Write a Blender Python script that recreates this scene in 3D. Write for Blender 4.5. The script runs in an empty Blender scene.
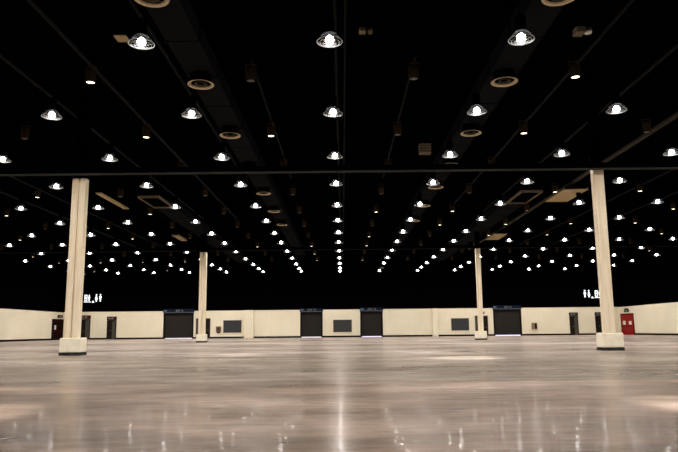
import bpy, bmesh, math, random
from mathutils import Vector, Matrix
random.seed(7)
S = bpy.context.scene
COL = S.collection
PI = math.pi

# ------------------------------------------------------------------ materials
def mat(name, color, rough=0.6, metal=0.0, spec=0.5, emit=None, strength=0.0):
    m = bpy.data.materials.new(name); m.use_nodes = True
    b = m.node_tree.nodes['Principled BSDF']
    b.inputs['Base Color'].default_value = (*color, 1)
    b.inputs['Roughness'].default_value = rough
    b.inputs['Metallic'].default_value = metal
    b.inputs['Specular IOR Level'].default_value = spec
    if emit:
        b.inputs['Emission Color'].default_value = (*emit, 1)
        b.inputs['Emission Strength'].default_value = strength
    return m

def nodes(m):
    return m.node_tree.nodes, m.node_tree.links

def noise_color(m, c1, c2, scale, stretch=(1, 1, 1), detail=4, lo=0.35, hi=0.65):
    """vary a material's colour between two tones with object-space noise"""
    N, L = nodes(m)
    tc = N.new('ShaderNodeTexCoord'); mp = N.new('ShaderNodeMapping')
    mp.inputs['Scale'].default_value = stretch
    nz = N.new('ShaderNodeTexNoise'); nz.inputs['Scale'].default_value = scale; nz.inputs['Detail'].default_value = detail
    rp = N.new('ShaderNodeValToRGB')
    rp.color_ramp.elements[0].position = lo; rp.color_ramp.elements[0].color = (*c1, 1)
    rp.color_ramp.elements[1].position = hi; rp.color_ramp.elements[1].color = (*c2, 1)
    L.new(tc.outputs['Object'], mp.inputs['Vector']); L.new(mp.outputs['Vector'], nz.inputs['Vector'])
    L.new(nz.outputs['Fac'], rp.inputs['Fac']); L.new(rp.outputs['Color'], N['Principled BSDF'].inputs['Base Color'])
    return rp

def floor_material():
    m = mat('polished_concrete', (0.3, 0.25, 0.22), 0.2)
    N, L = nodes(m); B = N['Principled BSDF']
    tc = N.new('ShaderNodeTexCoord')
    def noise(scale, stretch, detail, rough=0.55, dist=0.0):
        mp = N.new('ShaderNodeMapping'); mp.inputs['Scale'].default_value = stretch
        nz = N.new('ShaderNodeTexNoise'); nz.inputs['Scale'].default_value = scale
        nz.inputs['Detail'].default_value = detail; nz.inputs['Roughness'].default_value = rough
        nz.inputs['Distortion'].default_value = dist
        L.new(tc.outputs['Object'], mp.inputs['Vector']); L.new(mp.outputs['Vector'], nz.inputs['Vector'])
        return nz.outputs['Fac']
    def ramp(fac, stops):
        rp = N.new('ShaderNodeValToRGB'); e = rp.color_ramp.elements
        while len(e) < len(stops): e.new(0.5)
        for el, (p, c) in zip(e, stops):
            el.position = p; el.color = (*c, 1)
        L.new(fac, rp.inputs['Fac']); return rp.outputs['Color']
    def mix(a, b, fac, mode='MIX'):
        x = N.new('ShaderNodeMix'); x.data_type = 'RGBA'; x.blend_type = mode
        if isinstance(fac, float): x.inputs['Factor'].default_value = fac
        else: L.new(fac, x.inputs['Factor'])
        L.new(a, x.inputs[6]); L.new(b, x.inputs[7]); return x.outputs[2]
    big = noise(0.16, (0.5, 1.0, 1), 4, 0.5)
    c = ramp(big, FLOOR_TONES)
    mid = noise(0.9, (0.35, 1.0, 1), 3, 0.5)
    c = mix(c, ramp(mid, [(0.33, (0.62, 0.60, 0.56)), (0.5, (1, 1, 1)), (0.68, (1.38, 1.37, 1.37))]), 1.0, 'MULTIPLY')
    fine = noise(7.0, (0.3, 1, 1), 4, 0.7)
    c = mix(c, ramp(fine, [(0.25, (0.6, 0.59, 0.58)), (0.75, (1.4, 1.4, 1.4))]), 0.9, 'MULTIPLY')
    mot = noise(1.9, (0.45, 1, 1), 6, 0.68)
    c = mix(c, ramp(mot, [(0.34, (0.70, 0.70, 0.66)), (0.5, (1, 1, 1)), (0.66, (1.30, 1.25, 1.24))]), 0.9, 'MULTIPLY')
    # neighbouring pours of the slab dried to slightly different tints
    sy_ = N.new('ShaderNodeSeparateXYZ'); L.new(tc.outputs['Object'], sy_.inputs[0])
    bay = N.new('ShaderNodeMapRange'); bay.inputs['From Min'].default_value = -0.15; bay.inputs['From Max'].default_value = 79.85
    L.new(sy_.outputs['Y'], bay.inputs['Value'])
    rb = ramp(bay.outputs['Result'], [(0.0, (1.06, 1.0, 0.95)), (0.125, (0.74, 0.76, 0.74)), (0.25, (0.86, 0.88, 0.90)), (0.375, (0.97, 0.99, 1.02)), (0.5, (0.88, 0.91, 0.94)), (0.75, (0.95, 0.97, 1.0))])
    rb.node.color_ramp.interpolation = 'CONSTANT'
    c = mix(c, rb, 1.0, 'MULTIPLY')
    # saw-cut slab joints
    br = N.new('ShaderNodeTexBrick'); br.offset = 0.0
    br.inputs['Color1'].default_value = br.inputs['Color2'].default_value = (1, 1, 1, 1)
    br.inputs['Mortar'].default_value = (0.45, 0.42, 0.4, 1)
    br.inputs['Scale'].default_value = 1.0; br.inputs['Mortar Size'].default_value = 0.012
    br.inputs['Brick Width'].default_value = 9.0; br.inputs['Row Height'].default_value = 10.0
    mp = N.new('ShaderNodeMapping'); mp.inputs['Location'].default_value = (4.5, 0.15, 0)
    L.new(tc.outputs['Object'], mp.inputs['Vector']); L.new(mp.outputs['Vector'], br.inputs['Vector'])
    c = mix(c, br.outputs['Color'], 0.6, 'MULTIPLY')
    # matt slab under a sealer whose sheen is worn unevenly
    r = noise(0.5, (0.4, 1.0, 1), 4, 0.5)
    mr = N.new('ShaderNodeMapRange'); mr.inputs['From Min'].default_value = 0.3; mr.inputs['From Max'].default_value = 0.7
    mr.inputs['To Min'].default_value = 0.15; mr.inputs['To Max'].default_value = 0.32
    L.new(r, mr.inputs['Value'])
    def wave(scale, amount, base):
        nz = N.new('ShaderNodeTexNoise'); nz.inputs['Scale'].default_value = scale; nz.inputs['Detail'].default_value = 2
        L.new(tc.outputs['Object'], nz.inputs['Vector'])
        sb = N.new('ShaderNodeVectorMath'); sb.operation = 'SUBTRACT'; sb.inputs[1].default_value = (0.5, 0.5, 0.5)
        L.new(nz.outputs['Color'], sb.inputs[0])
        ml = N.new('ShaderNodeVectorMath'); ml.operation = 'MULTIPLY'; ml.inputs[1].default_value = (amount, amount, 0)
        L.new(sb.outputs[0], ml.inputs[0])
        ad = N.new('ShaderNodeVectorMath'); ad.operation = 'ADD'; L.new(ml.outputs[0], ad.inputs[0]); L.new(base, ad.inputs[1])
        return ad.outputs[0]
    geo = N.new('ShaderNodeNewGeometry')
    nv = wave(2.5, 0.012, wave(9.0, 0.045, geo.outputs['Normal']))
    nm = N.new('ShaderNodeVectorMath'); nm.operation = 'NORMALIZE'; L.new(nv, nm.inputs[0])
    df = N.new('ShaderNodeBsdfDiffuse'); L.new(c, df.inputs['Color'])
    g1 = N.new('ShaderNodeBsdfGlossy'); g1.inputs['Roughness'].default_value = 0.21; g1.inputs['Color'].default_value = (1, 0.95, 0.91, 1)
    g2 = N.new('ShaderNodeBsdfGlossy'); g2.inputs['Roughness'].default_value = 0.03; L.new(nm.outputs[0], g2.inputs['Normal'])
    x1 = N.new('ShaderNodeMixShader'); L.new(mr.outputs['Result'], x1.inputs[0]); L.new(df.outputs[0], x1.inputs[1]); L.new(g1.outputs[0], x1.inputs[2])
    x2 = N.new('ShaderNodeMixShader'); x2.inputs[0].default_value = 0.07; L.new(x1.outputs[0], x2.inputs[1]); L.new(g2.outputs[0], x2.inputs[2])
    L.new(x2.outputs[0], N['Material Output'].inputs['Surface']); N.remove(B)
    return m

FLOOR_TONES = [(0.33, (0.21, 0.160, 0.118)), (0.5, (0.345, 0.272, 0.220)), (0.66, (0.52, 0.425, 0.365))]
M = {}
M['floor'] = floor_material()

def wall_material(name, base, joint_step=1.22):
    m = mat(name, base, 0.7, spec=0.2)
    N, L = nodes(m); B = N['Principled BSDF']
    tc = N.new('ShaderNodeTexCoord'); sx = N.new('ShaderNodeSeparateXYZ'); L.new(tc.outputs['Object'], sx.inputs[0])
    add = N.new('ShaderNodeMath'); add.operation = 'ADD'; L.new(sx.outputs['X'], add.inputs[0]); L.new(sx.outputs['Y'], add.inputs[1])
    mod = N.new('ShaderNodeMath'); mod.operation = 'PINGPONG'; mod.inputs[1].default_value = joint_step / 2
    L.new(add.outputs[0], mod.inputs[0])
    lt = N.new('ShaderNodeMath'); lt.operation = 'LESS_THAN'; lt.inputs[1].default_value = 0.018
    L.new(mod.outputs[0], lt.inputs[0])
    nz = N.new('ShaderNodeTexNoise'); nz.inputs['Scale'].default_value = 0.25; nz.inputs['Detail'].default_value = 3
    L.new(tc.outputs['Object'], nz.inputs['Vector'])
    rp = N.new('ShaderNodeValToRGB')
    rp.color_ramp.elements[0].position = 0.35; rp.color_ramp.elements[0].color = (base[0]*0.9, base[1]*0.89, base[2]*0.86, 1)
    rp.color_ramp.elements[1].position = 0.65; rp.color_ramp.elements[1].color = (*base, 1)
    L.new(nz.outputs['Fac'], rp.inputs['Fac'])
    mx = N.new('ShaderNodeMix'); mx.data_type = 'RGBA'
    mx.inputs[7].default_value = (base[0]*0.91, base[1]*0.90, base[2]*0.88, 1)
    L.new(lt.outputs[0], mx.inputs['Factor']); L.new(rp.outputs['Color'], mx.inputs[6])
    L.new(mx.outputs[2], B.inputs['Base Color'])
    return m

WALL = (0.80, 0.72, 0.555)
M['wall'] = wall_material('cream_wall_panels', WALL)
M['black'] = mat('black_paint', (0.0006, 0.0006, 0.0007), 1.0, spec=0.0)
M['black_metal'] = mat('black_steel', (0.0012, 0.0012, 0.0012), 0.5, spec=0.0)
M['dark_pipe'] = mat('dark_grey_pipe', (0.014, 0.0135, 0.0125), 0.5, spec=0.0)
M['duct'] = mat('dark_grey_duct', (0.0075, 0.0075, 0.008), 0.5, spec=0.0)
M['tray'] = mat('brown_grey_steel', (0.045, 0.039, 0.030), 0.5, spec=0.0)
M['cream_paint'] = mat('cream_paint', (0.72, 0.62, 0.46), 0.55, spec=0.3)
noise_color(M['cream_paint'], (0.76, 0.62, 0.42), (0.86, 0.75, 0.57), 3.0, (3, 3, 0.25))
M['plinth'] = mat('white_plinth_paint', (0.78, 0.71, 0.57), 0.5, spec=0.3)
noise_color(M['plinth'], (0.84, 0.75, 0.58), (0.92, 0.85, 0.69), 4.0)
M['kick'] = mat('black_rubber', (0.02, 0.018, 0.016), 0.7, spec=0.0)
noise_color(M['kick'], (0.008, 0.008, 0.008), (0.05, 0.045, 0.04), 9.0)
M['beam_grey'] = mat('grey_steel', (0.035, 0.035, 0.031), 0.6, spec=0.0)
M['diffuser'] = mat('cream_enamel', (0.42, 0.31, 0.19), 0.45, spec=0.0)
M['panel'] = mat('cream_board', (0.30, 0.215, 0.115), 0.6, spec=0.0)
M['hatch'] = mat('tan_grille', (0.12, 0.09, 0.06), 0.6, spec=0.0)
M['brown'] = mat('bronze_housing', (0.032, 0.020, 0.011), 0.5, spec=0.0)
M['shutter'] = mat('charcoal_shutter', (0.026, 0.023, 0.020), 0.6, spec=0.0)
M['shutter_frame'] = mat('black_frame', (0.010, 0.009, 0.008), 0.6, spec=0.0)
M['header'] = mat('navy_fascia', (0.008, 0.012, 0.024), 0.5, spec=0.0)
M['header_edge'] = mat('grey_blue_edge', (0.07, 0.08, 0.10), 0.5)
M['lettering'] = mat('pale_grey_lettering', (0.16, 0.17, 0.18), 0.5)
M['blue_mark'] = mat('blue_marking', (0.06, 0.12, 0.22), 0.5)
M['glass'] = mat('dark_window_glass', (0.035, 0.04, 0.042), 0.25)
M['window_frame'] = mat('brown_window_frame', (0.06, 0.04, 0.035), 0.5, spec=0.0)
M['door_dark'] = mat('dark_door_leaf', (0.016, 0.012, 0.010), 0.5, spec=0.0)
M['door_grey'] = mat('grey_door_leaf', (0.075, 0.064, 0.05), 0.5, spec=0.0)
M['door_frame'] = mat('dark_door_frame', (0.018, 0.014, 0.012), 0.5, spec=0.0)
M['maroon'] = mat('maroon_door_leaf', (0.016, 0.006, 0.005), 0.5, spec=0.0)
M['red'] = mat('red_fire_door', (0.24, 0.005, 0.004), 0.45, spec=0.1)
M['red_dark'] = mat('dark_red_frame', (0.10, 0.004, 0.004), 0.5, spec=0.0)
M['notice'] = mat('pale_notice', (0.75, 0.68, 0.60), 0.5)
M['sign_box'] = mat('dark_red_sign', (0.045, 0.012, 0.008), 0.5, spec=0.0)
M['sign_dark'] = mat('dark_sign', (0.035, 0.028, 0.020), 0.5, spec=0.0)
M['steel'] = mat('brushed_steel', (0.45, 0.44, 0.42), 0.3, metal=0.9)
M['box_brown'] = mat('brown_cabinet', (0.22, 0.13, 0.08), 0.5)
M['box_dark'] = mat('dark_recess', (0.02, 0.014, 0.01), 0.7, spec=0.0)
M['hose'] = mat('dark_red_hose', (0.10, 0.03, 0.02), 0.6)
M['guard'] = mat('white_wire', (0.45, 0.45, 0.45), 0.35, metal=0.3)
M['sign_light'] = mat('lit_pictogram', (0.9, 0.9, 0.9), 0.5, emit=(0.86, 0.92, 1.0), strength=1.05)
M['daylight'] = mat('daylight_under_shutter', (0.8, 0.8, 0.9), 0.5, emit=(0.72, 0.66, 1.0), strength=1.3)
M['daylight_dim'] = mat('white_light_under_shutter', (0.8, 0.8, 0.8), 0.5, emit=(0.95, 0.92, 1.0), strength=0.75)
M['alarm'] = mat('alarm_red', (0.25, 0.02, 0.02), 0.4)
BULB = 30.0
M['bulb'] = mat('white_lamp', (1, 1, 1), 0.5, emit=(1.0, 0.97, 0.95), strength=BULB)
M['bulb_off'] = mat('unlit_lamp', (0.2, 0.2, 0.2), 0.4)
M['warm_lens'] = mat('warm_lens', (1, 0.9, 0.7), 0.5, emit=(1.0, 0.86, 0.62), strength=4.0)
M['dark_lens'] = mat('unlit_lens', (0.03, 0.025, 0.02), 0.3)
def refractor():
    m = bpy.data.materials.new('clear_refractor'); m.use_nodes = True
    N, L = nodes(m); N.remove(N['Principled BSDF'])
    t = N.new('ShaderNodeBsdfTransparent'); s = N.new('ShaderNodeBsdfTranslucent'); s.inputs['Color'].default_value = (0.9, 0.9, 0.92, 1)
    g = N.new('ShaderNodeBsdfGlossy'); g.inputs['Roughness'].default_value = 0.1
    m1 = N.new('ShaderNodeMixShader'); m1.inputs[0].default_value = 0.008
    m2 = N.new('ShaderNodeMixShader'); m2.inputs[0].default_value = 0.012
    L.new(t.outputs[0], m1.inputs[1]); L.new(s.outputs[0], m1.inputs[2])
    L.new(m1.outputs[0], m2.inputs[1]); L.new(g.outputs[0], m2.inputs[2])
    L.new(m2.outputs[0], N['Material Output'].inputs['Surface'])
    return m
M['refractor'] = refractor()

# ------------------------------------------------------------------ mesh helpers
class MB:
    def __init__(self): self.bm = bmesh.new()
    def box(self, x0, x1, y0, y1, z0, z1, bev=0.0, seg=2):
        bm = self.bm
        v = [bm.verts.new((x, y, z)) for z in (z0, z1) for y in (y0, y1) for x in (x0, x1)]
        fs = [bm.faces.new([v[i] for i in q]) for q in ((0, 2, 3, 1), (4, 5, 7, 6), (0, 1, 5, 4), (2, 6, 7, 3), (0, 4, 6, 2), (1, 3, 7, 5))]
        if bev > 0:
            ed = list({e for f in fs for e in f.edges})
            bmesh.ops.bevel(bm, geom=ed, offset=bev, segments=seg, profile=0.5, affect='EDGES')
        return self
    def tube(self, p0, p1, r, n=10, r2=None):
        p0, p1 = Vector(p0), Vector(p1); d = p1 - p0; q = d.to_track_quat('Z', 'Y'); bm = self.bm
        rings = []
        for p, rr in ((p0, r), (p1, r if r2 is None else r2)):
            rings.append([bm.verts.new(p + q @ Vector((rr*math.cos(2*PI*i/n), rr*math.sin(2*PI*i/n), 0))) for i in range(n)])
        for i in range(n):
            j = (i+1) % n
            f = bm.faces.new((rings[0][i], rings[0][j], rings[1][j], rings[1][i])); f.smooth = True
        bm.faces.new(rings[0][::-1]); bm.faces.new(rings[1])
        return self
    def lathe(self, prof, n=24, closed=False, c=(0, 0, 0)):
        """revolve (r, z) pairs about z"""
        bm = self.bm; rings = []
        for r, z in prof:
            if r < 1e-6: rings.append([bm.verts.new((c[0], c[1], c[2]+z))])
            else: rings.append([bm.verts.new((c[0]+r*math.cos(2*PI*i/n), c[1]+r*math.sin(2*PI*i/n), c[2]+z)) for i in range(n)])
        seq = list(zip(rings, rings[1:])) + ([(rings[-1], rings[0])] if closed else [])
        for a, b in seq:
            for i in range(n):
                j = (i+1) % n
                if len(a) == 1 and len(b) == 1: continue
                if len(a) == 1: f = bm.faces.new((a[0], b[j], b[i]))
                elif len(b) == 1: f = bm.faces.new((a[i], a[j], b[0]))
                else: f = bm.faces.new((a[i], a[j], b[j], b[i]))
                f.smooth = True
        return self
    def ring(self, R, r, z, n=28, k=6):
        return self.lathe([(R + r*math.cos(2*PI*i/k), z + r*math.sin(2*PI*i/k)) for i in range(k)], n, closed=True)
    def disc_y(self, cx, y0, y1, cz, r, n=20):
        return self.tube((cx, y0, cz), (cx, y1, cz), r, n)
    def prism(self, pts, y0, y1):
        """outline in x,z extruded along y"""
        bm = self.bm
        a = [bm.verts.new((x, y0, z)) for x, z in pts]; b = [bm.verts.new((x, y1, z)) for x, z in pts]
        n = len(pts)
        bm.faces.new(a); bm.faces.new(b[::-1])
        for i in range(n): bm.faces.new((a[i], b[i], b[(i+1) % n], a[(i+1) % n]))
        return self
    def build(self, name, m, parent=None, loc=None):
        bmesh.ops.recalc_face_normals(self.bm, faces=self.bm.faces)
        me = bpy.data.meshes.new(name); self.bm.to_mesh(me); self.bm.free()
        me.materials.append(m)
        o = bpy.data.objects.new(name, me); COL.objects.link(o)
        if parent: o.parent = parent
        if loc: o.location = loc
        return o

def tag(o, label, cat, group=None, kind=None):
    o['label'] = label; o['category'] = cat
    if group: o['group'] = group
    if kind: o['kind'] = kind
    return o

def thing(name, label, cat, loc=(0, 0, 0), rz=0.0, group=None, kind=None):
    o = bpy.data.objects.new(name, None); COL.objects.link(o)
    o.empty_display_size = 0.2
    o.location = loc; o.rotation_euler = (0, 0, rz)
    return tag(o, label, cat, group, kind)

def dup(root, loc, label, group=None):
    r = root.copy(); COL.objects.link(r); r.location = loc; r['label'] = label
    if group: r['group'] = group
    for ch in list(root.children):
        if ch.name.startswith('downlight_beam'): continue
        c = ch.copy(); COL.objects.link(c); c.parent = r
        for g in list(ch.children):
            d = g.copy(); COL.objects.link(d); d.parent = c
    return r

ORD = ['zeroth', 'first', 'second', 'third', 'fourth', 'fifth', 'sixth', 'seventh', 'eighth', 'ninth', 'tenth', 'eleventh', 'twelfth', 'thirteenth']
NUM = ['no', 'one', 'two', 'three', 'four', 'five', 'six', 'seven', 'eight']

# ------------------------------------------------------------------ camera
CAM_Z = 0.75
f_px, pitch, roll, yaw = 648.53, 0.16034, -0.00945, -0.00417
cp, sp, cy, sy = math.cos(pitch), math.sin(pitch), math.cos(yaw), math.sin(yaw)
F = Vector((sy*cp, cy*cp, sp)); R0 = Vector((cy, -sy, 0)); U0 = R0.cross(F)
RR = math.cos(roll)*R0 + math.sin(roll)*U0; UU = -math.sin(roll)*R0 + math.cos(roll)*U0
cam = bpy.data.cameras.new('camera'); co = bpy.data.objects.new('camera', cam); COL.objects.link(co)
cam.sensor_width = 36.0; cam.lens = f_px/678*36; cam.clip_end = 300
mw = Matrix((RR, UU, -F)).transposed().to_4x4(); mw.translation = (0, 0, CAM_Z)
co.matrix_world = mw
S.camera = co

def to_px(x, y, z):
    q = Vector((x, y, z - CAM_Z)); d = q.dot(F)
    if d < 0.1: return None
    return 339 + f_px*q.dot(RR)/d, 226 - f_px*q.dot(UU)/d
def in_frame(x, y, z, m=8):
    p = to_px(x, y, z)
    return p is not None and -m < p[0] < 678+m and -m < p[1] < 452+m

# ------------------------------------------------------------------ room shell
XL, XR, YB, YF, ZC, WH = -33.3, 32.7, 78.0, -14.0, 10.3, 3.22
def struct(name, mb, m, label, cat, parent=None):
    o = mb.build(name, m, parent)
    if parent is None: tag(o, label, cat, kind='structure')
    return o
struct('floor', MB().box(XL-0.5, XR+0.5, YF-0.5, YB+0.6, -0.2, 0.0), M['floor'], 'polished grey brown concrete hall floor with pale mottled patches', 'floor')
struct('ceiling', MB().box(XL-0.5, XR+0.5, YF-0.5, YB+0.6, ZC, ZC+0.2), M['black'], 'black painted hall ceiling high above the hanging lamps', 'ceiling')

# back wall: cream lower wall with openings for the shutters, black wall above and behind it
SH = [(-21.35, -17.75, 3.06), (-5.05, -2.38, 3.02), (2.10, 4.78, 3.04), (17.92, 21.25, 3.12)]   # shutter x0, x1, top
b = MB(); xs = XL
for x0, x1, top in SH:
    b.box(xs, x0, YB, YB+0.3, 0, WH); xs = x1
b.box(xs, XR, YB, YB+0.3, 0, WH)
struct('wall_back', b, M['wall'], 'cream panelled lower wall across the far end of the hall', 'wall')
struct('wall_back_upper', MB().box(XL-0.3, XR+0.3, YB+0.3, YB+0.5, 0, ZC), M['black'], 'black upper wall above the far cream wall', 'wall')
struct('wall_left', MB().box(XL-0.3, XL, YF, YB, 0, WH), M['wall'], 'cream lower side wall behind the tall column with the grooved face', 'wall')
struct('wall_left_upper', MB().box(XL-0.3, XL, YF, YB, WH, ZC), M['black'], 'black upper side wall above the maroon door', 'wall')
struct('wall_right', MB().box(XR, XR+0.3, YF, YB, 0, WH), M['wall'], 'cream lower side wall around the red fire door', 'wall')
struct('wall_right_upper', MB().box(XR, XR+0.3, YF, YB, WH, ZC), M['black'], 'black upper side wall above the red fire door', 'wall')
struct('wall_front', MB().box(XL-0.3, XR+0.3, YF-0.3, YF, 0, ZC), M['black'], 'black end wall behind the viewer', 'wall')

# openings that the skirting must skip
DR = [(-31.35, -30.05, 2.32), (-28.05, -26.95, 2.15), (26.95, 27.95, 2.12), (30.0, 31.1, 2.12)]   # small exits: x0, x1, leaf top
DD = [(-17.45, -15.75, 2.28), (15.74, 17.26, 2.28)]                                                # pairs of doors behind the far columns
gaps = sorted([(a, c) for a, c, _ in SH] + [(a, c) for a, c, _ in DR] + [(a, c) for a, c, _ in DD] + [(-11.75, -10.55), (10.62, 11.35)])
b = MB(); xs = XL
for a, c in gaps:
    b.box(xs, a, YB-0.03, YB, 0, 0.2); xs = c
b.box(xs, XR, YB-0.03, YB, 0, 0.2)
struct('baseboard_back', b, M['shutter_frame'], 'black skirting along the far cream wall', 'baseboard')
struct('baseboard_left', MB().box(XL, XL+0.03, YF, 74.9, 0, 0.2).box(XL, XL+0.03, 77.9, YB, 0, 0.2), M['shutter_frame'], 'black skirting along the side wall with the maroon door', 'baseboard')
struct('baseboard_right', MB().box(XR-0.03, XR, YF, 73.7, 0, 0.2).box(XR-0.03, XR, 77.1, YB, 0, 0.2), M['shutter_frame'], 'black skirting along the side wall with the red door', 'baseboard')
b = MB()
struct('trim_1', MB().box(-11.7, -10.6, YB-0.35, YB, 0, WH+0.06, 0.02), M['wall'], 'cream boxed pilaster beside the first dark window', 'trim')
struct('trim_2', MB().box(10.66, 11.3, YB-0.30, YB, 0, WH+0.06, 0.02), M['wall'], 'narrow cream pilaster beside the dark window near the slim far column', 'trim')
struct('trim_3', MB().box(-9.34, -9.26, YB-0.05, YB, 0.14, WH).box(-8.1, -8.04, YB-0.04, YB, 0.14, WH), M['wall'], 'cream vertical joint strips beside the boxed pilaster', 'trim')
struct('trim_4', MB().box(9.2, 9.27, YB-0.05, YB, 0.14, WH).box(9.75, 9.82, YB-0.05, YB, 0.14, WH).box(10.2, 10.26, YB-0.05, YB, 0.14, WH), M['wall'], 'cream vertical joint strips beside the narrow pilaster', 'trim')
struct('trim_5', MB().box(XL, XR, YB-0.02, YB+0.3, WH, WH+0.05), M['wall'], 'cream capping along the top of the far wall', 'trim')

# ------------------------------------------------------------------ roller shutters
PLACE = ['near the thick far column', 'with the blue mark over it beside the middle window', 'over the bright violet gap beside the middle window', 'near the slim far column']
for i, (x0, x1, top) in enumerate(SH):
    w = x1 - x0
    t = thing('door_%d' % (i+1), 'tall dark roller shutter %s' % PLACE[i], 'roller shutter', (x0, YB, 0), kind='structure')
    fr = 0.16
    MB().box(0, fr, -0.04, 0.28, 0, top).box(w-fr, w, -0.04, 0.28, 0, top).box(fr, w-fr, -0.04, 0.28, top-0.22, top).build('door_frame', M['shutter_frame'], t)
    c = MB(); z = 0.16; n = 0
    while z < top-0.24:
        c.box(fr, w-fr, 0.1 + (0.012 if n % 2 else 0), 0.16, z, min(z+0.148, top-0.22), 0.008, 1); z += 0.15; n += 1
    c.build('curtain', M['shutter'], t)
    MB().box(fr, w-fr, 0.08, 0.18, 0.10, 0.16).build('bottom_bar', M['shutter_frame'], t)
    MB().box(fr, w-fr, 0.19, 0.21, 0.0, 0.13).build('daylight_gap', M['daylight'] if i in (2, 3) else M['daylight_dim'], t)
    # fascia over the shutter
    s = thing('fascia_sign', 'navy fascia sign with pale lettering over the %s' % ['shutter near the thick far column', 'shutter at the start of the middle window', 'shutter with the violet gap', 'shutter near the slim far column'][i], 'sign', (x0-0.05, YB, top), group='fascia signs over the shutters')
    h = 0.46 if i in (0, 3) else 0.42
    MB().box(0, w+0.1, -0.12, -0.01, 0.08, h).build('board', M['header'], s)
    MB().box(0, w+0.1, -0.14, -0.01, 0.0, 0.08).build('bottom_edge', M['header_edge'], s)
    cx = w*0.55; lw = 0.9 if i in (0, 3) else 1.0
    lt = MB()
    k = 7
    for q in range(k):
        xa = cx - lw/2 + lw*q/k
        if q == 4: continue
        lt.box(xa, xa+0.04, -0.135, -0.12, 0.12, 0.36)
        lt.box(xa, xa+lw/k-0.03, -0.135, -0.12, 0.31 if q % 2 else 0.12, 0.36 if q % 2 else 0.17)
        if q % 3 == 0: lt.box(xa, xa+lw/k-0.03, -0.135, -0.12, 0.215, 0.26)
    lt.build('lettering', M['lettering'], s)
    MB().box(0.08, 0.45, -0.135, -0.12, 0.14, 0.34).build('emblem', M['blue_mark'], s)

# ------------------------------------------------------------------ dark windows
WIN = [(-14.2, -12.05, 0.65, 2.12), (-1.12, 1.08, 0.6, 2.06), (12.9, 15.0, 0.66, 2.1)]
WL = ['wide dark window in the cream wall beside the boxed pilaster', 'wide dark window between the two middle roller shutters', 'wide dark window in the cream wall beside the narrow pilaster']
for i, (x0, x1, z0, z1) in enumerate(WIN):
    t = thing('window_%d' % (i+1), WL[i], 'window', (x0, YB, z0), kind='structure')
    w, h = x1-x0, z1-z0; fr = 0.09
    MB().box(0, w, -0.05, 0, 0, fr).box(0, w, -0.05, 0, h-fr, h).box(0, fr, -0.05, 0, fr, h-fr).box(w-fr, w, -0.05, 0, fr, h-fr).build('window_frame', M['window_frame'], t)
    MB().box(fr, w-fr, -0.025, -0.01, fr, h-fr).build('pane', M['glass'], t)
    c = MB()
    for q in range(1, 6): c.box(fr, w-fr, -0.034, -0.025, fr+(h-2*fr)*q/6-0.012, fr+(h-2*fr)*q/6+0.012)
    c.build('shutter_slat', M['window_frame'], t)
    MB().box(-0.06, w+0.06, -0.07, 0, -0.06, 0).build('window_sill', M['wall'], t)

# ------------------------------------------------------------------ doors
def leaf(mb_parent, x0, x1, z1, m, name='door_leaf'):
    o = MB().box(x0, x1, -0.05, -0.005, 0.01, z1, 0.006, 1).build(name, m, mb_parent)
    MB().tube((x1-0.12, -0.05, 1.02), (x1-0.12, -0.11, 1.02), 0.015, 8).tube((x1-0.12, -0.105, 1.02), (x1-0.26, -0.105, 1.02), 0.013, 8).build('handle', M['steel'], o)
    return o
DL = ['dark exit door beside the column with the grooved face', 'dark exit door under a red sign, below the lit restroom pictograms',
      'dark exit door below the lit restroom pictograms near the red fire door', 'dark exit door half hidden behind the plain near column']
SL = ['dark sign over the exit door beside the grooved column', 'dark red sign over the exit door below the lit pictograms',
      'dark sign with pale marks over the exit door two along from the red door', 'dark sign over the exit door next to the plain near column']
for i, (x0, x1, top) in enumerate(DR):
    w = x1-x0
    t = thing('door_%d' % (i+5), DL[i], 'door', (x0, YB, 0), kind='structure')
    MB().box(0, 0.09, -0.08, 0, 0, top+0.09).box(w-0.09, w, -0.08, 0, 0, top+0.09).box(0.09, w-0.09, -0.08, 0, top, top+0.09).build('door_frame', M['door_frame'], t)
    o = leaf(t, 0.09, w*0.55, top, M['door_dark'])
    MB().box(w*0.55, w-0.09, -0.04, -0.005, 0.01, top).build('door_leaf', M['door_grey'], t)
    s = thing('exit_sign', SL[i], 'sign', (x0-0.02, YB, top+0.12), group='signs over the exit doors')
    hh = 0.42
    MB().box(0, w+0.04, -0.12, 0, 0, hh, 0.015, 1).build('sign_case', M['sign_box'] if i < 2 else M['sign_dark'], s)
    lt = MB()
    for q, (a, c2) in enumerate([(0.12, 0.2), (0.24, 0.36), (0.42, 0.5), (0.55, 0.7)]):
        lt.box(a*w, c2*w, -0.13, -0.12, 0.12, 0.30 if q % 2 else 0.24)
    lt.build('lettering', M['lettering'], s)
for i, (x0, x1, top) in enumerate(DD):
    w = x1-x0
    t = thing('door_%d' % (i+9), ['dark double door behind the thick far column', 'dark double door behind the slim far column'][i], 'door', (x0, YB, 0), kind='structure')
    MB().box(0, 0.1, -0.08, 0, 0, top+0.1).box(w-0.1, w, -0.08, 0, 0, top+0.1).box(0.1, w-0.1, -0.08, 0, top, top+0.1).build('door_frame', M['window_frame'], t)
    leaf(t, 0.1, w/2, top, M['door_grey']); leaf(t, w/2+0.005, w-0.1, top, M['door_dark'])
# alarm lamp over the right pair
t = thing('alarm_beacon', 'small dark red alarm beacon on the wall above the double door', 'alarm', (16.75, YB, 2.72))
MB().box(-0.14, 0.14, -0.05, 0, -0.14, 0.14, 0.01, 1).build('base_plate', M['sign_dark'], t)
MB().tube((0, -0.05, 0), (0, -0.14, 0), 0.11, 14, 0.08).build('lens', M['alarm'], t)

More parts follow.
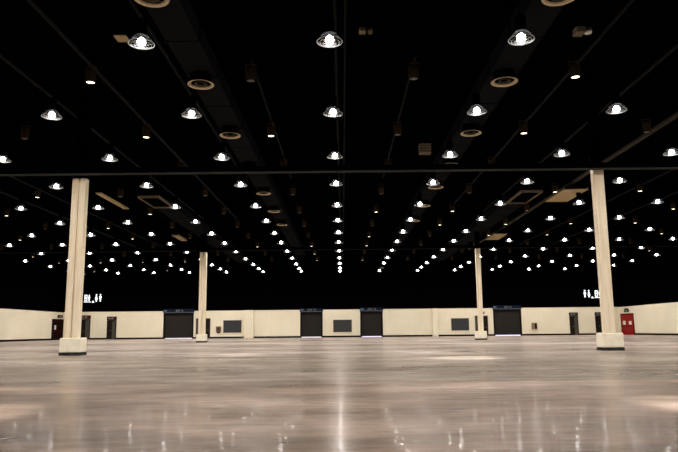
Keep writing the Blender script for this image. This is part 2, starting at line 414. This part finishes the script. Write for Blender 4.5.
# side-wall doors
t = thing('door_11', 'dark maroon double door with a small pale notice on the side wall', 'door', (XL, 74.92, 0), kind='structure')
def side_door(t, L, top, sgn, mf, ml, notices):
    # local: x runs into the room (sgn), y along the wall
    def bx(mb, a0, a1, y0, y1, z0, z1):
        xa, xb = sorted((sgn*a0, sgn*a1)); mb.box(xa, xb, y0, y1, z0, z1); return mb
    c = MB(); bx(c, 0, .08, 0, .12, 0, top+.12); bx(c, 0, .08, L-.12, L, 0, top+.12); bx(c, 0, .08, .12, L-.12, top, top+.12)
    c.build('door_frame', mf, t)
    n = len(notices)
    lw = (L-.24)/n
    for k in range(n):
        o = bx(MB(), .005, .05, .12+k*lw+.004, .12+(k+1)*lw-.004, .01, top).build('door_leaf', ml, t)
        yb = .12 + lw*(k+.5)
        if notices[k]:
            z0, z1, hw = notices[k]
            bx(MB(), .05, .062, yb-hw, yb+hw, z0, z1).build('notice', M['notice'], o)
        bx(MB(), .05, .12, yb-lw*.36, yb+lw*.36, .98, 1.04).build('push_bar', M['steel'] if n == 1 else M['red_dark'], o)
side_door(t, 2.96, 2.3, 1, M['door_frame'], M['maroon'], [(1.2, 1.7, .22), None])
t = thing('door_12', 'bright red double fire door with two pale notices on the side wall', 'door', (XR, 73.72, 0), kind='structure')
side_door(t, 3.36, 2.3, -1, M['red_dark'], M['red'], [(1.15, 1.55, .36), (1.15, 1.6, .36)])
for nm, lab, x, y, sg, mm in (('exit_sign', 'dark red sign above the maroon door on the side wall', XL, 76.9, 1, M['sign_box']), ('exit_sign', 'small arched grey sign above the red fire door', XR, 75.4, -1, M['sign_dark'])):
    s = thing(nm, lab, 'sign', (x, y, 2.58), group='signs over the exit doors')
    a, c = sorted((0, sg*0.1))
    if sg > 0:
        MB().box(a, c, -0.6, 0.6, 0, 0.32, 0.01, 1).build('sign_case', mm, s)
        MB().box(0.1, 0.11, -0.35, 0.35, 0.1, 0.22).build('lettering', M['lettering'], s)
    else:
        bm = MB(); pts = [(-0.62, 0.02)] + [(0.62*math.cos(PI-PI*k/10), 0.12+0.32*math.sin(PI*k/10)) for k in range(11)] + [(0.62, 0.02)]
        va = [bm.bm.verts.new((-0.08, p, q)) for p, q in pts]; vb = [bm.bm.verts.new((0, p, q)) for p, q in pts]
        bm.bm.faces.new(va); bm.bm.faces.new(vb[::-1])
        for k in range(len(pts)): bm.bm.faces.new((va[k], vb[k], vb[(k+1) % len(pts)], va[(k+1) % len(pts)]))
        bm.build('sign_case', mm, s)
        MB().box(-0.1, -0.08, -0.4, -0.08, 0.1, 0.28).box(-0.1, -0.08, 0.1, 0.36, 0.1, 0.28).build('lettering', M['lettering'], s)

# fire point boxes on the far wall
t = thing('hose_reel', 'dark red hose reel on the wall beside the wide dark window', 'hose reel', (-14.76, YB, 0.62))
MB().box(-0.3, 0.3, -0.06, 0, 0.1, 0.8, 0.01, 1).build('back_plate', M['box_brown'], t)
MB().disc_y(0.02, -0.28, -0.06, 0.48, 0.27).build('drum', M['hose'], t)
MB().disc_y(0.02, -0.31, -0.28, 0.48, 0.10).build('hub', M['box_dark'], t)
MB().box(-0.16, 0.2, -0.2, -0.06, -0.02, 0.16, 0.02, 1).build('nozzle_box', M['box_dark'], t)
t = thing('hose_cabinet', 'brown wall cabinet with a dark open half near the slim column shutter', 'cabinet', (22.72, YB, 0.7))
MB().box(-0.3, 0.3, -0.22, 0, 0, 0.78, 0.015, 1).build('body', M['box_brown'], t)
MB().box(0.0, 0.27, -0.235, -0.22, 0.1, 0.7).build('opening', M['box_dark'], t)
MB().tube((-0.06, -0.22, 0.4), (-0.06, -0.26, 0.4), 0.03, 10).build('knob', M['steel'], t)

# ------------------------------------------------------------------ lit restroom signs
def figure(mb, cx, z0, h, skirt):
    r = h*0.10
    mb.disc_y(cx, -0.03, 0, z0+h-r, r, 14)
    w = h*0.15
    if skirt:
        mb.prism([(cx-w*0.5, z0+h*0.72), (cx+w*0.5, z0+h*0.72), (cx+w*1.15, z0+h*0.26), (cx-w*1.15, z0+h*0.26)], -0.03, 0)
    else:
        mb.box(cx-w*0.95, cx+w*0.95, -0.03, 0, z0+h*0.42, z0+h*0.72); mb.box(cx-w*0.6, cx+w*0.6, -0.03, 0, z0+h*0.26, z0+h*0.42)
    mb.box(cx-w*0.55, cx-w*0.1, -0.03, 0, z0, z0+h*0.27); mb.box(cx+w*0.1, cx+w*0.55, -0.03, 0, z0, z0+h*0.27)
    return mb
def restroom_sign(x, z, mirror, label):
    s = thing('restroom_sign', label, 'sign', (x, YB+0.25, z), group='lit restroom signs')
    k = -1 if mirror else 1
    MB().box(-1.5, 1.5, 0.0, 0.1, -0.2, 1.2, 0.02, 1).build('sign_board', M['black'], s)
    p = MB(); figure(p, k*0.66, 0.12, 0.9, True); figure(p, k*1.14, 0.12, 0.9, False); p.build('figures', M['sign_light'], s)
    a = MB(); a.prism([(k*0.27-0.15, 0.0), (k*0.27+0.15, 0.0), (k*0.27, 0.26)], -0.03, 0); a.build('arrow', M['sign_light'], s)
    q = MB(); c = -k*0.42
    q.box(c-0.42, c+0.42, -0.03, 0, 0.04, 0.12)                              # underline of the changing-table pictogram
    q.box(c-0.36, c-0.26, -0.03, 0, 0.2, 0.94); q.box(c-0.26, c-0.02, -0.03, 0, 0.2, 0.3); q.box(c-0.26, c-0.02, -0.03, 0, 0.52, 0.62); q.box(c-0.26, c-0.06, -0.03, 0, 0.84, 0.94)
    q.box(c-0.1, c-0.02, -0.03, 0, 0.3, 0.9); figure(q, c+0.2, 0.2, 0.74, False)
    q.build('pictogram', M['sign_light'], s)
    for dx in (-1.2, 1.2): MB().tube((dx, 0.05, 1.2), (dx, 0.05, ZC-z), 0.015, 6).build('hanger', M['black_metal'], s)
restroom_sign(-30.25, 4.38, False, 'lit white restroom pictograms beside the grooved near column')
restroom_sign(30.22, 4.32, True, 'lit white restroom pictograms partly hidden by the plain near column')

# ------------------------------------------------------------------ columns
def column(label, x, yfront, w, d, top, groove, sx=0.0, bw=0.72, bh=0.6, zt=10.3):
    y = yfront + 0.3
    t = thing('column', label, 'column', (x, y, 0), group='cream hall columns', kind='thing')
    MB().box(-bw/2-0.005, bw/2+0.005, -0.305, 0.305, 0, 0.1).build('kick_strip', M['kick'], t)
    MB().box(-bw/2, bw/2, -0.3, 0.3, 0.1, bh, 0.035, 3).build('plinth', M['plinth'], t)
    c = MB()
    if groove:
        g = sx - w/2 + w*0.48
        c.box(sx-w/2, g, -d/2, d/2, bh, top, 0.01, 1)
        c.box(g, g+0.05, -d/2+0.07, d/2, bh, top-0.16)
        c.box(g+0.05, sx+w/2, -d/2, d/2, bh, top-0.0, 0.01, 1)
    else:
        c.box(sx-w/2, sx+w/2, -d/2, d/2, bh, top, 0.03, 3)
    c.build('shaft', M['cream_paint'], t)
    MB().box(sx-w/2+0.02, sx+w/2-0.02, -d/2+0.02, d/2-0.02, top, zt).build('black_upper_shaft', M['black'], t)
column('tall cream column with a grooved face on a white plinth, below the cream strip panel', -9.39, 22.6, 0.48, 0.3, 6.27, True, -0.05)
column('tall plain cream column on a white plinth in front of the red door', 9.27, 22.6, 0.37, 0.3, 6.44, False, -0.02)
column('thick far cream column on a plinth beside a roller shutter and hose reel', -10.5, 48.6, 0.5, 0.3, 6.72, True, zt=8.1)
column('slim far cream column on a plinth beside a roller shutter', 10.25, 48.6, 0.36, 0.3, 6.9, False, 0.03, 0.8, 0.64, zt=8.1)

# cross beams at the column lines
for lab, y, z in (('dark steel cross beam meeting the tops of the near columns', 22.5, 6.33), ('dark steel cross beam meeting the tops of the far columns', 48.5, 6.78)):
    t = thing('steel_beam', lab, 'beam', (0, y, z), kind='thing')
    MB().box(XL, XR, -0.1, 0.1, 0, 0.035).build('lower_flange', M['beam_grey'] if y < 30 else M['dark_pipe'], t)
    MB().box(XL, XR, -0.015, 0.015, 0.035, 0.2).build('web', M['black_metal'], t)
    MB().box(XL, XR, -0.1, 0.1, 0.2, 0.235).build('upper_flange', M['black_metal'], t)

# ------------------------------------------------------------------ hanging lamps
XJ = {j: x for j, x in zip(range(-7, 8), [-29.95, -25.87, -21.72, -17.58, -13.34, -9.11, -4.70, -0.24, 4.29, 8.68, 12.99, 17.27, 21.49, 25.64, 29.65])}
YK = {k: y for k, y in zip(range(-2, 13), [4.15, 9.30, 14.45, 19.60, 24.76, 29.60, 34.86, 39.83, 44.84, 49.9, 55.3, 60.9, 66.2, 70.8, 74.6])}
LZ = 7.583

LAMP_W = 400.0
spot = bpy.data.lights.new('lamp_beam', 'SPOT'); spot.energy = LAMP_W; spot.color = (1.0, 0.95, 0.90)
spot.spot_size = math.radians(168); spot.spot_blend = 0.6; spot.shadow_soft_size = 0.13

def make_lamp(lit=True):
    t = thing('pendant_lamp', '', 'lamp', (0, 0, 0), group='hanging lamps in rows')
    MB().lathe([(0, -0.12), (0.045, -0.112), (0.085, -0.088), (0.102, -0.045), (0.098, 0.0), (0.074, 0.045), (0.04, 0.068), (0, 0.073)], 14).build('bulb', M['bulb'] if lit else M['bulb_off'], t)
    MB().lathe([(0.07, 0.15), (0.16, 0.10), (0.235, 0.02), (0.285, -0.075), (0.29, -0.08), (0.24, 0.025), (0.165, 0.108), (0.07, 0.158)], 24).build('refractor', M['refractor'], t)
    g = MB()
    for r_, z_ in ((0.30, -0.08), (0.235, -0.105), (0.165, -0.12), (0.09, -0.13)): g.ring(r_, 0.011 if r_ > 0.29 else 0.007, z_, 26, 5)
    for q in range(8):
        a = q*PI/4; g.tube((0.09*math.cos(a), 0.09*math.sin(a), -0.13), (0.30*math.cos(a), 0.30*math.sin(a), -0.08), 0.006, 5)
    g.build('wire_guard', M['guard'], t)
    MB().lathe([(0, 0.125), (0.19, 0.125), (0.19, 0.135), (0.085, 0.18), (0.12, 0.22), (0.125, 0.48), (0.10, 0.53), (0, 0.53)], 18).build('ballast_housing', M['black_metal'], t)  # wide disc at the foot added to shield the ceiling from the bulb
    MB().tube((0, 0, 0.53), (0, 0, ZC-LZ), 0.012, 6).build('stem', M['black_metal'], t)
    if lit:
        l = bpy.data.objects.new('lamp_beam', spot); COL.objects.link(l); l.parent = t; l.location = (0, 0, -0.16)
    return t

def lamp_label(j, k, lit):
    row = 'unseen row overhead before the first' if k == -1 else 'nearest row overhead' if k == -2 else '%s row from the front' % ORD[k+1]
    pos = 'on the centre line' if j == 0 else '%s %s of the centre line' % (ORD[abs(j)], 'left' if j < 0 else 'right')
    return '%s pendant lamp, %s, %s' % ('lit white' if lit else 'dark unlit', row, pos)
protos = {}
OFF = {(1, 11)}
for k, y in YK.items():
    for j, x in XJ.items():
        vis = in_frame(x, y, LZ, 14)
        if not vis and not (-1 <= k <= 3 and abs(j) <= 6 - (1 if k < 0 else 0)): continue  # unseen near lamps also built, for their light on the foreground floor
        lit = (j, k) not in OFF
        lab = lamp_label(j, k, lit)
        if lit not in protos:
            o = protos[lit] = make_lamp(lit); o.location = (x, y, LZ); o['label'] = lab
        else:
            dup(protos[lit], (x, y, LZ), lab)

# ------------------------------------------------------------------ small downlights between the lamp rows
LIT = {(-1.5, .5), (1.5, .5), (-1.5, 1.5), (-.5, 1.5), (1.5, 1.5), (2.5, 3.5), (3.5, 3.5), (-3.5, 3.5), (.5, 4.5), (1.5, 4.5), (4.5, 4.5), (-2.5, 4.5), (-4.5, 4.5),
       (2.5, 5.5), (3.5, 5.5), (4.5, 5.5), (1.5, 5.5), (-3.5, 5.5), (.5, 6.5), (3.5, 6.5), (2.5, 6.5), (5.5, 6.5), (-3.5, 6.5), (-5.5, 6.5), (-1.5, 7.5), (-.5, 7.5), (.5, 7.5),
       (-.5, 8.5), (-6.5, 8.5), (6.5, 8.5), (-.5, 9.5), (.5, 9.5), (-6.5, 9.5), (-5.5, 9.5), (-4.5, 9.5), (-3.5, 9.5), (-6.5, 11.5), (-4.5, 11.5)}
def make_downlight(lit, under):
    t = thing('downlight', '', 'downlight', (0, 0, 0), group='small downlights between the lamp rows')
    MB().lathe([(0.115, 0.0), (0.125, 0.0), (0.13, 0.02), (0.125, 0.34), (0.09, 0.37), (0, 0.37), (0, 0.36), (0.085, 0.355), (0.115, 0.33)], 18, closed=True).build('housing', M['brown'], t)
    MB().lathe([(0, 0.035), (0.114, 0.035), (0.114, 0.02), (0.08, 0.008), (0, 0.004)], 18).build('lens', M['warm_lens'] if lit else M['dark_lens'], t)
    MB().box(-0.15, -0.128, -0.02, 0.02, 0.1, 0.46).box(0.128, 0.15, -0.02, 0.02, 0.1, 0.46).box(-0.15, 0.15, -0.02, 0.02, 0.46, 0.48).build('bracket', M['brown'], t)
    MB().tube((0, 0, 0.48), (0, 0, 0.51 if under else ZC-LZ), 0.012, 6).build('stem', M['black_metal'], t)
    return t
dp = {}
AIM = {(-.5, 1.5): (-3.4, 21.9, 6000, 15), (-1.5, 1.5): (-3.46, 17.9, 4000, 15), (1.5, 1.5): (3.3, 17.8, 7000, 15), (1.5, .5): (2.88, 22.3, 6500, 15)}  # invented beam targets and power, to lay bright pools on the floor
def beam(o, aim):
    """the lamp inside a lit downlight; aimed ones are added to brighten patches of floor"""
    d = bpy.data.lights.new('downlight_beam', 'SPOT'); d.color = (1.0, 0.88, 0.74); d.shadow_soft_size = 0.06; d.spot_blend = 1.0
    e = bpy.data.objects.new('downlight_beam', d); COL.objects.link(e); e.parent = o; e.location = (0, 0, -0.03)
    if aim:
        v = Vector((aim[0]-o.location.x, aim[1]-o.location.y, -LZ)); d.energy = aim[2]; d.spot_size = math.radians(aim[3]); d.color = (1, 0.97, 0.95)
        e.rotation_euler = v.to_track_quat('-Z', 'Y').to_euler()
    else: d.energy = 350; d.spot_size = math.radians(32)
for k in range(0, 12):
    y = (YK[k]+YK[k+1])/2
    for jj in range(-7, 7):
        j = jj+0.5; x = (XJ[jj]+XJ[jj+1])/2
        lit = (j, k+.5) in LIT
        if not in_frame(x, y, LZ, 4) or (k > 9 and not lit): continue
        n = jj+1 if jj >= 0 else -jj
        lab = '%s downlight, %s downlight row from the front, %s %s of the centre lamps' % ('glowing warm' if lit else 'unlit brown', ORD[k+1], ORD[n], 'left' if jj < 0 else 'right')
        under = y > 34 and (-11.3 < x < -10.0 or 9.7 < x < 11.05)
        if (lit, under) not in dp:
            o = dp[lit, under] = make_downlight(lit, under); o.location = (x, y, LZ); o['label'] = lab
        else:
            o = dup(dp[lit, under], (x, y, LZ), lab)
        if lit: beam(o, AIM.get((j, k+.5)))

for j, (tx, ty, e, sz), lab in ((-.5, (-3.75, 6.35, 6500, 12), 'added unseen downlight aimed outward, overhead left of the centre lamps'), (.5, (3.75, 6.55, 8000, 12), 'added unseen downlight aimed outward, overhead right of the centre lamps'), (-1.5, (-0.3, 5.8, 4500, 18), 'added unseen downlight aimed inward, overhead second left of the centre lamps')):
    jj = int(j-0.5); o = dup(dp[True, False], ((XJ[jj]+XJ[jj+1])/2, 11.9, LZ), lab)  # downlights out of view, added to brighten patches of the foreground floor
    beam(o, (tx, ty, e, sz))

# ------------------------------------------------------------------ ducts with round diffusers
def duct(label, x0, x1, y0, y1, z0, z1, name='air_duct', m='duct'):
    t = thing(name, label, 'duct', ((x0+x1)/2, y0, z0), kind='thing')
    w = x1-x0
    MB().box(-w/2, w/2, 0, y1-y0, 0, z1-z0, 0.02, 1).build('duct_body', M[m], t)
    y = 1.1
    while y < y1-y0-0.1:
        c = MB(); c.box(-w/2-0.03, w/2+0.03, y-0.025, y+0.025, -0.03, 0).box(-w/2-0.03, w/2+0.03, y-0.025, y+0.025, z1-z0, z1-z0+0.03)
        c.box(-w/2-0.03, -w/2, y-0.025, y+0.025, 0, z1-z0).box(w/2, w/2+0.03, y-0.025, y+0.025, 0, z1-z0)
        c.build('flange', M[m], t); y += 2.53
    for y in range(2, int(y1-y0), 6):
        for s in (-1, 1): MB().tube((s*(w/2+0.05), y+0.6, 0), (s*(w/2+0.05), y+0.6, ZC-z0), 0.012, 6).build('hanger', M['black_metal'], t)
    return t
duct('long dark duct carrying the round cream diffusers left of the centre lamps', -4.65, -3.75, 7.6, 66.0, 8.42, 8.95)
duct('long dark duct carrying the round cream diffusers right of the centre lamps', 4.55, 5.42, 7.6, 66.0, 8.42, 8.95)
def make_diffuser():
    t = thing('ceiling_diffuser', '', 'air diffuser', (0, 0, 0), group='round cream diffusers under the ducts')
    MB().lathe([(0.30, 0.03), (0.395, 0.0), (0.40, 0.015), (0.31, 0.06), (0.295, 0.06)], 32, closed=True).build('outer_ring', M['diffuser'], t)
    MB().lathe([(0.31, 0.06), (0.30, 0.32), (0.28, 0.32), (0.29, 0.06)], 28, closed=True).build('neck', M['black_metal'], t)
    MB().lathe([(0.13, 0.035), (0.20, 0.015), (0.20, 0.03), (0.12, 0.10)], 24, closed=True).build('inner_cone', M['tray'], t)
    MB().lathe([(0, 0.06), (0.06, 0.05), (0.07, 0.08), (0, 0.12)], 16).build('core', M['black_metal'], t)
    MB().box(-0.285, 0.285, -0.01, 0.01, 0.085, 0.11).box(-0.01, 0.01, -0.285, 0.285, 0.111, 0.13).build('support_bar', M['black_metal'], t)
    return t
dproto = None
for side, x, ys in (('left', -4.2, [13.45, 18.58, 23.74, 29.0, 34.3, 39.6, 44.8]), ('right', 4.95, [13.6, 18.63, 23.79, 28.6, 33.2, 38.3, 43.6])):
    for q, y in enumerate(ys):
        lab = 'round cream diffuser under the duct %s of the centre lamps, %s from the front' % (side, ORD[q+1])
        if dproto is None:
            dproto = make_diffuser(); dproto.location = (x, y, 8.1); dproto['label'] = lab
        else: dup(dproto, (x, y, 8.1), lab)

# wide ducts further back with lattice grilles and cream boards
duct('broad dark duct running back from the grille above the grooved column', -11.25, -10.05, 38.3, 70.0, 8.14, 8.7)
duct('broad dark duct running back from the grille near the plain column', 9.78, 10.98, 38.3, 70.0, 8.14, 8.7)
for lab, x0, x1, y0, y1 in (('tan framed lattice grille at the end of the broad duct left of centre', -11.25, -10.05, 35.0, 38.1), ('tan framed lattice grille at the end of the broad duct right of centre', 9.78, 10.98, 34.6, 37.9)):
    t = thing('air_grille', lab, 'grille', ((x0+x1)/2, y0, 8.1), group='lattice grilles')
    w, L_ = x1-x0, y1-y0
    MB().box(-w/2, w/2, 0, 0.1, 0, 0.12).box(-w/2, w/2, L_-0.1, L_, 0, 0.12).box(-w/2, -w/2+0.08, 0.1, L_-0.1, 0, 0.12).box(w/2-0.08, w/2, 0.1, L_-0.1, 0, 0.12).build('grille_frame', M['hatch'], t)
    c = MB()
    for q in range(1, 9): c.box(-w/2+0.08, w/2-0.08, L_*q/9-0.015, L_*q/9+0.015, 0.03, 0.09)
    c.build('louvre', M['black_metal'], t)
    for s in (-1, 1):
        for yy in (0.05, L_-0.05): MB().tube((s*(w/2-0.04), yy, 0.12), (s*(w/2-0.04), yy, ZC-8.1), 0.012, 6).build('hanger', M['black_metal'], t)
def board(lab, x0, x1, y0, y1, z=8.1, th=0.06):
    t = thing('ceiling_board', lab, 'panel', ((x0+x1)/2, y0, z), group='cream boards under the ceiling')
    w, L_ = x1-x0, y1-y0
    MB().box(-w/2, w/2, 0, L_, 0, th, 0.01, 1).build('board_face', M['panel'], t)
    if w > 0.4: MB().box(-w/2, -w/2+0.05, 0, L_, th, th+0.08).box(w/2-0.05, w/2, 0, L_, th, th+0.08).build('edge_rail', M['hatch'], t)
    for s in (-1, 1):
        for yy in (L_*0.15, L_*0.85): MB().tube((s*(w/2-0.08), yy, th), (s*(w/2-0.08), yy, ZC-z), 0.01, 6).build('hanger', M['black_metal'], t)
board('narrow cream board hung near the top of the grooved column', -13.12, -12.78, 33.8, 38.3)
board('wide cream board hung beside the top of the plain near column', 11.95, 13.25, 34.1, 37.4)
board('cream board hung above the slim far column', 11.95, 13.0, 50.3, 53.5)
board('small narrow cream board hung above the thick far column', -13.1, -12.6, 49.4, 52.3)
board('tiny cream square board beside the first lamp left of centre', -5.68, -5.36, 15.25, 15.62, 8.1, 0.03)
# small louvred box near the centre right lamps
t = thing('louvre_box', 'small tan louvred box by the third lamp row right of centre', 'vent', (3.5, 26.2, 8.0))
c = MB()
for q in range(4): c.box(-0.24, 0.24, -0.2, 0.2, q*0.11, q*0.11+0.06, 0.008, 1)
c.build('louvre', M['hatch'], t)
MB().tube((0, 0, 0), (0, 0, ZC-8.0), 0.02, 8).build('stem', M['black_metal'], t)
t = thing('speaker_cluster', 'small grey twin speaker hung near the front row right of centre', 'speaker', (6.12, 15.36, 8.05))
MB().box(-0.22, 0.02, -0.15, 0.15, 0, 0.16, 0.02, 2).build('cabinet', M['hatch'], t)
MB().tube((0.13, 0, 0.03), (0.13, 0, 0.15), 0.09, 14).build('horn', M['steel'], t)
MB().box(-0.02, 0.02, -0.02, 0.02, 0.16, ZC-8.05).build('stem', M['black_metal'], t)
MB().box(0.02, 0.13, -0.015, 0.015, 0.1, 0.13).build('arm', M['black_metal'], t)
t = thing('speaker_cluster', 'small grey twin speaker hung beside the first centre lamp', 'speaker', (0.62, 14.45, 7.72))
MB().box(-0.16, 0.0, -0.1, 0.1, 0, 0.1, 0.01, 1).build('cabinet', M['hatch'], t)
MB().tube((0.1, -0.02, 0.0), (0.1, 0.06, 0.12), 0.06, 14).build('horn', M['hatch'], t)
MB().box(-0.02, 0.02, -0.02, 0.02, 0.1, ZC-7.72).build('stem', M['black_metal'], t)
MB().box(0.0, 0.1, -0.012, 0.012, 0.07, 0.09).build('arm', M['black_metal'], t)

# ------------------------------------------------------------------ pipes, trays and joists under the ceiling
def pipe(lab, x, y0, y1, z=8.6, r=0.05, m='dark_pipe', name='ceiling_pipe', cat='pipe'):
    t = thing(name, lab, cat, (x, y0, z), kind='thing')
    MB().tube((0, 0, 0), (0, y1-y0, 0), r, 12).build('pipe_run', M[m], t)
    for q in range(1, int((y1-y0)//5)+1):
        MB().tube((0, q*5.0-3.0, 0), (0, q*5.0-3.0, ZC-z), 0.01, 6).build('hanger', M['black_metal'], t)
    return t
pipe('thin grey pipe running back along one side of the centre lamps, left one of two', -0.12, 8, 70, 8.62, 0.045)
pipe('thin grey pipe running back along one side of the centre lamps, right one of two', 0.14, 8, 70, 8.62, 0.03)
pipe('dark pipe running back between the grooved column and the diffuser duct', -7.4, 8, 45, 8.62, 0.06)
pipe('dark pipe running back straight above the grooved near column', -9.72, 8, 45, 8.62, 0.05)
pipe('thin dark pipe on the outer side of the grooved column, closer one', -16.7, 24, 60, 8.62, 0.045)
pipe('thin dark pipe on the outer side of the grooved column, farther one', -19.1, 28, 62, 8.62, 0.06)
pipe('thin grey pipe running beside the diffuser duct left of centre', -5.0, 8, 30, 8.62, 0.05)
pipe('dark pipe running back just inside the plain near column', 7.12, 8, 40, 8.62, 0.05)
pipe('dark pipe running back above the plain near column', 9.54, 8, 45, 8.62, 0.055)
pipe('thick brown grey pipe slanting past the top of the plain near column', 12.6, 14.5, 64, 8.62, 0.1, 'tray')
pipe('thin dark pipe on the outer side of the plain near column', 16.7, 24, 64, 8.62, 0.05)
pipe('thin brown grey pipe at the far outer side of the plain column', 19.75, 27, 64, 8.62, 0.05)
for q, x in ((0, -2.7), (1, 2.27)):
    pipe('short dark conduit under the ceiling, just %s of the centre lamps' % ('left' if q == 0 else 'right'), x, 18.6, 34, 8.9, 0.04, 'dark_pipe')
for k in range(-1, 13):
    y = YK[k] + 1.5
    tag(MB().box(XL, XR, -0.035, 0.035, 0, 0.09).build('ceiling_joist', M['black_metal'], None, (0, y, 9.1)),
        'thin dark cross joist under the ceiling behind the %s lamp row' % (ORD[k+1] if k >= 0 else 'overhead'), 'joist', 'cross joists under the ceiling', 'thing')

# ------------------------------------------------------------------ world and colour
w = bpy.data.worlds.new('world'); S.world = w; w.use_nodes = True
w.node_tree.nodes['Background'].inputs['Color'].default_value = (0, 0, 0, 1)
w.node_tree.nodes['Background'].inputs['Strength'].default_value = 0
vs = S.view_settings
vs.view_transform = 'Standard'; vs.look = 'None'; vs.gamma = 1.0; vs.use_curve_mapping = False; vs.exposure = 0.0
